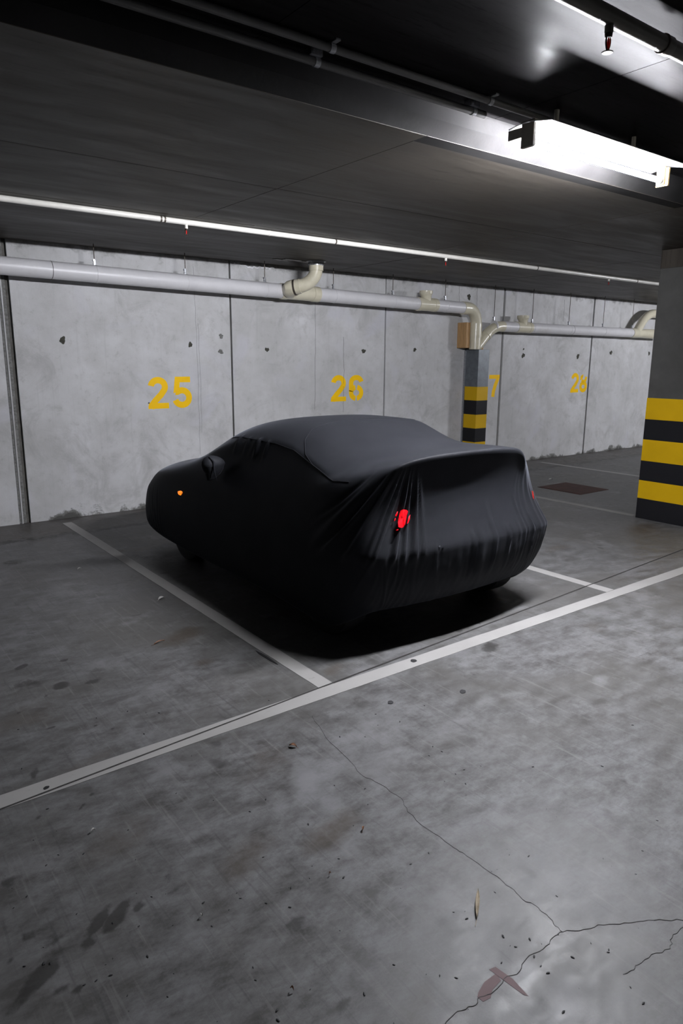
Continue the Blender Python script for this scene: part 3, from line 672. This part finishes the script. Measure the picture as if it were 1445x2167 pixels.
bm = bmesh.new(); bm.from_mesh(me); bm.verts.ensure_lookup_table()
cl = bm.edges.layers.float.get('crease_edge') or bm.edges.layers.float.new('crease_edge')
def cr_e(a, b, v):
    e = bm.edges.get((bm.verts[a], bm.verts[b]))
    if e: e[cl] = v
for j in range(8): cr_e(cidx(R_-1, j), cidx(R_-1, j+1), .8)
for a in range(PN):
    b = (a+1) % PN
    if per[a][0] >= R_-2 and per[b][0] >= R_-2: cr_e(ringidx[2][a], ringidx[2][b], .85)
for j in range(1, 7): cr_e(cidx(8, j), cidx(8, j+1), .4)
for i in range(4, 10): cr_e(cidx(i, 1), cidx(i+1, 1), .45); cr_e(cidx(i, 7), cidx(i+1, 7), .45)
bm.to_mesh(me); bm.free()
tmp = bpy.data.objects.new('tmp', me); COL.objects.link(tmp)
md = tmp.modifiers.new('s', 'SUBSURF'); md.levels = 4; md.render_levels = 4
dg = bpy.context.evaluated_depsgraph_get(); ev = tmp.evaluated_get(dg); cm = bpy.data.meshes.new_from_object(ev)
bpy.data.objects.remove(tmp); bpy.data.meshes.remove(me)
nV = len(cm.vertices); co = np.empty(nV*3); cm.vertices.foreach_get('co', co); co = co.reshape(-1, 3)
no = np.empty(nV*3); cm.vertices.foreach_get('normal', no); no = no.reshape(-1, 3)
if (no[:, 2] * (co[:, 2] > 1.1)).sum() < 0: no = -no
x, y, z = co.T
def ss(a, b, t): t = np.clip((t-a)/(b-a), 0, 1); return t*t*(3-2*t)
def g1(t, s): return np.exp(-(t/s)**2)
disp = np.zeros(nV)
# folds fanning from the left and the right end of the wing
for sgn in (-1, 1):
    hx, hy, hz_ = XC+sgn*.46, 2.90, 1.20
    u = sgn*(x-hx) + (y-2.75)*.75*(y > 2.7)            # distance outward round the corner
    v = hz_-z
    ang = np.arctan2(u, v+.05)
    dist = np.hypot(u, v)
    mask = ss(.14, .30, v)*ss(.10, -.06, z-.60+0*z)*0 + ss(.12, .32, v)*ss(.50, .60, z)*(y < 3.25)*ss(3.30, 3.0, y)*ss(-.30, .05, ang)*ss(1.25, .95, ang)
    rr = random.Random(11+sgn)
    for k_ in range(11 if sgn < 0 else 8):
        a0 = -.10+k_*.115+rr.uniform(-.035, .035); wd = rr.uniform(.018, .042); am = rr.uniform(.006, .022)*(1 if sgn < 0 else .15)
        bend = .06*math.sin(k_*2.1)*(dist-.3)
        disp += mask*am*(g1(ang-a0-bend, wd)-.5*g1(ang-a0-bend-wd*1.7, wd*.9))
# creases over and under the bumper ridge, spreading downward to the right
rear = ss(3.0, 2.80, y)
u = (x-XC)/(.62+.75*np.clip(1.12-z, 0, .55))
rr = random.Random(5)
for k_ in range(26):
    a0 = -.72+k_*.062+rr.uniform(-.018, .018); wd = rr.uniform(.006, .011); zt_ = rr.uniform(.66, .86) if a0 > -.1 else rr.uniform(.60, .74)
    am = rr.uniform(.004, .016)*(1 if a0 > -.1 else .3)*(rr.random() < .62)
    mk = rear*ss(zt_, .60, z)*ss(.30, .50, z)
    disp += 1.5*mk*am*(g1(u-a0, wd)-.9*g1(u-a0-wd*1.5, wd*.7))
for k_ in range(60):
    a0 = -.8+k_*.027+rr.uniform(-.008, .008); mk = rear*ss(.56, .48, z)*ss(.15, .3, z)
    disp += mk*rr.uniform(.0005, .004)*g1(u-a0-.02*np.sin(z*9+k_), .007)
# nose: slanting folds round the front corners
for sgn in (-1, 1):
    u = (y-5.35)+(.25*(.7-z)) ; mk = ss(5.35, 5.55, y)*ss(.62, .50, z)*ss(.12, .2, z)*(sgn*(x-XC) > 0)
    for k_ in range(12):
        disp += mk*.006*g1(u-.05*k_-.03-.28*(z-.2)*0-(.55-z)*.28+.0, .011)
# gathered seam above the left door window
mk = (x < XC)*ss(.045, .0, np.abs(z-(1.065)))*ss(3.95, 4.02, y)*ss(4.50, 4.42, y)
for a0, am, wd in ((4.03, .014, .012), (4.15, .026, .014), (4.21, .010, .009), (4.29, .009, .009), (4.42, .014, .012)):
    disp += (x < XC)*am*g1(y-a0-.25*(1.03-z)*0, wd)*ss(1.095, 1.06, z)*ss(.93, 1.04, z)
disp += np.array([noise.noise((a*2.3, b*2.3, c*2.3)) for a, b, c in co])*.004*ss(.2, .4, z)
co2 = co+no*disp[:, None]
cm.vertices.foreach_set('co', co2.ravel()); cm.update()
for p_ in cm.polygons: p_.use_smooth = True
cm.name = 'cloth_cover'
cover = link('cloth_cover', cm, MCOV); cover.parent = car; cover.matrix_parent_inverse = Matrix.Translation(-car.location)
tris = [tuple(p_.vertices) for p_ in cm.polygons]
bvh = BVHTree.FromPolygons([tuple(c) for c in co2], tris)
def hitray(px, py):
    d = (cr*((px-722.5)/F) - cu*((py-1083.5)/F) + f).normalized(); o_ = Vector((0, 0, CAMZ))
    h = bvh.ray_cast(o_, d); return h[0], h[1], d
def near(p): 
    h = bvh.find_nearest(Vector(p)); return h[0], h[1]
def surf_tube(pts, r, name, mat, off=.0):
    P = []
    for a, b in zip(pts[:-1], pts[1:]):
        for i in range(10):
            q = Vector(a).lerp(Vector(b), i/10); h, n_ = near(q); n_ = n_ if n_.dot(q-Vector((XC, 4.2, .4))) > 0 else -n_; P.append(h+n_*off)
    return obj(name, tb(P, r, 6), mat, car, True)
surf_tube([(2.46, 4.62, 1.07), (2.44, 4.25, 1.075), (2.445, 3.95, 1.07), (2.43, 3.7, 1.05), (2.37, 3.42, 1.0), (2.30, 3.14, .96), (2.33, 2.98, .955)], .0022, 'side_seam', MCOV, .001)
surf_tube([(2.37, 3.42, 1.0), (2.42, 3.56, 1.04), (2.50, 3.68, 1.10), (2.60, 3.75, 1.165), (2.8, 3.80, 1.20), (3.06, 3.82, 1.21), (3.32, 3.80, 1.20), (3.52, 3.75, 1.165)], .002, 'roof_seam', MCOV, .0005)
# mirror pockets
for sgn in (-1, 1):
    bm = bmesh.new(); bmesh.ops.create_uvsphere(bm, u_segments=28, v_segments=18, radius=1)
    cx_, cy_, cz_ = XC+sgn*.855, 4.47, .885
    for v in bm.verts:
        a = v.co.copy(); tail = max(0, -a.z); fl_ = 1+.04*math.sin(9*math.atan2(a.y, a.x))*tail
        sx, sy, sz_ = .056, .05, .066
        p = Vector((a.x*sx*fl_*(1-.25*tail), a.y*sy*fl_*(1-.3*tail)+.02*tail, a.z*sz_))
        if a.z < -.2 and sgn*a.x < .2: p.z -= .05*tail
        p.x -= sgn*max(0, -sgn*a.x)*.07
        v.co = p+Vector((cx_, cy_, cz_))
    obj('mirror_pocket', bm, MCOV, car, True)
    obj('pocket_fold', tb([(cx_+sgn*.01, cy_-.03, cz_+.062), (cx_-sgn*.01, cy_-.052, cz_+.03), (cx_-sgn*.015, cy_-.05, cz_-.04), (cx_-sgn*.035, cy_-.045, cz_-.11)], [.004, .007, .006, .002], 8), MCOV, car, True)
# lamps showing through tears and openings in the cloth
def lens(px, py, w_, h_, mat, name, seed, n_side=14, lift=.006, parent=car, pts=None):
    h, n_, d = hitray(px, py)
    if h is None: return
    if n_.dot(d) > 0: n_ = -n_
    bm = bmesh.new(); polys = pts or [blob(0, 0, w_, h_, .1, n_side, .22, seed)]
    for P in polys:
        ring_v = []
        for (a, b) in P:
            hh, nn, dd = hitray(px+a, py+b)
            if hh is None: hh = h
            ring_v.append(bm.verts.new(hh-dd*lift))
        cxm = sum(p[0] for p in P)/len(P); cym = sum(p[1] for p in P)/len(P)
        hh, nn, dd = hitray(px+cxm, py+cym); c = bm.verts.new(hh-dd*(lift+.010))
        for i in range(len(P)): bm.faces.new((ring_v[i], ring_v[(i+1) % len(P)], c))
    return obj(name, bm, mat, parent)
tail_poly = [[(-5, -17), (0, -19), (7, -18), (10, -15), (8, -6), (6, 4), (4, 13), (0, 19), (-5, 20), (-10, 18), (-11, 8), (-9, -4), (-7, -13)],
             [(-13, -14), (-11, -15), (-12, -8), (-15, -4), (-17, -6)], [(-18, 1), (-16, -1), (-16, 3), (-19, 6)], [(12, -4), (15, -8), (14, 2), (11, 9), (8, 12), (10, 3)], [(-15, 24), (-10, 23), (-11, 25), (-15, 26)]]
h, _, _ = hitray(853, 1097)
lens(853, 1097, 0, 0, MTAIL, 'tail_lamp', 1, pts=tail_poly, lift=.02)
lens(1128, 1052, 0, 0, simple('dim_red_lens', (.25, .01, .012), .25, var=.3, scale=60), 'tail_lamp', 1, pts=[[(-3, -14), (0, -12), (2, -2), (2, 6), (-1, 0)]], lift=.003)
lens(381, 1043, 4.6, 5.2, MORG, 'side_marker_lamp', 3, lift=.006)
lens(932, 1156, 0, 0, MCHR, 'chrome_glint', 5, pts=[[(-4, 0), (-1, -2), (1, 0), (-1, 2), (-4, 2)], [(-2, -4), (1, -5), (1, -3)], [(4, 0), (9, -1), (6, 1)]])
# wheels and underside, mostly hidden by the cover
for sx in (-1, 1):
    for yy in (5.2, 3.24):
        xx = XC+sx*.66
        bm = tb([(xx-.08, yy, .25), (xx-.07, yy, .25), (xx+.07, yy, .25), (xx+.08, yy, .25)], [.225, .25, .25, .225], 40)
        o = obj('wheel', bm, MRUB, car, True)
obj('underbody', bx((XC-.60, 2.98, .16), (XC+.60, 5.7, .42), .04), MRUB, car)
# ------------------------------------------------------------------ litter and marks on the floor
def leafm(px, py, ln, wd, rot, mat, name, label, cat='leaf', curl=.004, grp=None, stalk=True):
    x, y = fl(px, py); bm = bmesh.new(); n = 8; Lv = []
    for i in range(n+1):
        t = i/n; hw = wd*math.sin(math.pi*min(1, t*1.02))**.8/2; X_ = (t-.5)*ln; zc = .003+curl*math.sin(t*3.1)*2
        Lv.append([bm.verts.new((X_, s*hw, zc+(abs(s)*curl))) for s in (-1, 0, 1)])
    for a, b in zip(Lv[:-1], Lv[1:]):
        for i in range(2): bm.faces.new((a[i], a[i+1], b[i+1], b[i]))
    bmesh.ops.remove_doubles(bm, verts=bm.verts[:], dist=1e-5)
    r = bmesh.ops.solidify(bm, geom=bm.faces[:], thickness=.0008)
    if stalk: tube(bm, [(-ln*.5, 0, .003), (-ln*.72, .003, .002)], .0009, 5)
    for v in bm.verts: v.co.z = max(v.co.z, .0006)
    e = obj(name, bm, mat); e.location = (x, y, 0); e.rotation_euler.z = rot
    return tag(e, label, cat, grp)
def rotpx(p, q):
    a, b = fl(*p), fl(*q); return math.atan2(b[1]-a[1], b[0]-a[0]), math.dist(a, b)
ro, ln = rotpx((1009, 1945), (1012, 1883)); leafm(1010, 1915, ln, .013, ro, MLEAF, 'dry_leaf', 'long narrow pale dry leaf on the floor, lower right')
leafm(342, 1269, .06, .028, .3, MPAPER, 'dry_leaf', 'pale curled leaf scrap left of the bay line', curl=.006)
leafm(337, 1361, .075, .012, .25, MLEAFR, 'dry_leaf', 'thin reddish leaf on the floor left of the bay line')
leafm(620, 1581, .035, .018, 2.2, MLEAFR, 'dry_leaf', 'small brown leaf below the long white line')
leafm(768, 1757, .022, .008, .8, MLEAFR, 'dry_leaf', 'tiny orange brown leaf at lower centre of the floor')
leafm(698, 1853, .012, .004, .3, MLEAFR, 'dry_leaf', 'tiny red brown seed pod near the bottom centre of the floor', stalk=False)
leafm(618, 2097, .012, .006, 1.9, MLEAFR, 'dry_leaf', 'tiny dark red leaf scrap at the bottom centre', stalk=False)
leafm(197, 1761, .022, .007, .4, MPAPER, 'paper_scrap', 'tiny white scrap on the floor at lower left', 'litter', stalk=False)
leafm(427, 1941, .011, .007, 1.4, MPAPER, 'paper_scrap', 'tiny white crumb on the floor at lower centre left', 'litter', stalk=False)
leafm(168, 1205+0, .03, .012, .2, MPAPER, 'paper_scrap', 'small white scrap far left on the floor near the wall', 'litter', stalk=False)
leafm(1165, 1015, .09, .03, .0, MPAPER, 'paper_scrap', 'white scrap beside the rusty floor plate', 'litter', stalk=False)
for i, (px, py, r, lab) in enumerate([(875, 1399, .021, 'black gum spot stuck on the long white line'), (979, 1464, .019, 'black gum spot right of and below the white line'), (826, 1487, .017, 'grey black gum spot left of the pair below the white line'), (98, 1668, .012, 'dark hole in the white line at far left')]):
    x, y = fl(px, py)
    tag(obj('gum_spot', flat([blob(x, y, r, r*.8, .5, 20, .1, i)], LT*.3, .0022), MGUM), lab, 'floor mark')
x, y = fl(563, 1392); ro, ln = rotpx((546, 1378), (595, 1408))
P = [(-.5*ln, .004), (-.3*ln, .010), (0, .012), (.4*ln, .006), (.5*ln, 0), (.2*ln, -.006), (-.3*ln, -.006)]
tag(obj('tyre_scuff', flat([[(x+a*math.cos(ro)-b*math.sin(ro), y+a*math.sin(ro)+b*math.cos(ro)) for a, b in P]], LT*.2, .0019), MGUM), 'black scuff beside the left bay line', 'floor mark')
red = obj('paint_smear', flat([[fl(*p) for p in q] for q in ([(1012, 2100), (1025, 2078), (1050, 2060), (1060, 2075), (1042, 2095), (1038, 2112), (1022, 2120), (1010, 2110)], [(1035, 2052), (1048, 2046), (1085, 2072), (1118, 2108), (1108, 2106), (1070, 2078)])], .0002, .0004), MREDST)
tag(red, 'faded red paint smear on the floor at the lower right', 'floor mark')
# small dark grit
rr = random.Random(21); k_ = 0
grit = [(1168, 1690), (1280, 1728), (1060, 1790), (1180, 1885), (1410, 1945)]
bm = bmesh.new()
for i in range(150):
    px, py = rr.uniform(0, 1445), rr.uniform(1480, 2167); x, y = fl(px, py); s = rr.uniform(.0012, .0045)
    m0 = len(bm.verts); r = bmesh.ops.create_icosphere(bm, subdivisions=1, radius=s)
    a = rr.uniform(0, 3.1)
    for v in r['verts']:
        q = v.co; v.co = Vector((x+q.x*1.6*math.cos(a)-q.y*.7*math.sin(a), y+q.x*1.6*math.sin(a)+q.y*.7*math.cos(a), s*.3+q.z*.4))
tag(obj('grit', bm, MGUM), 'tiny dark crumbs of grit strewn over the floor', 'grit', kind='stuff')
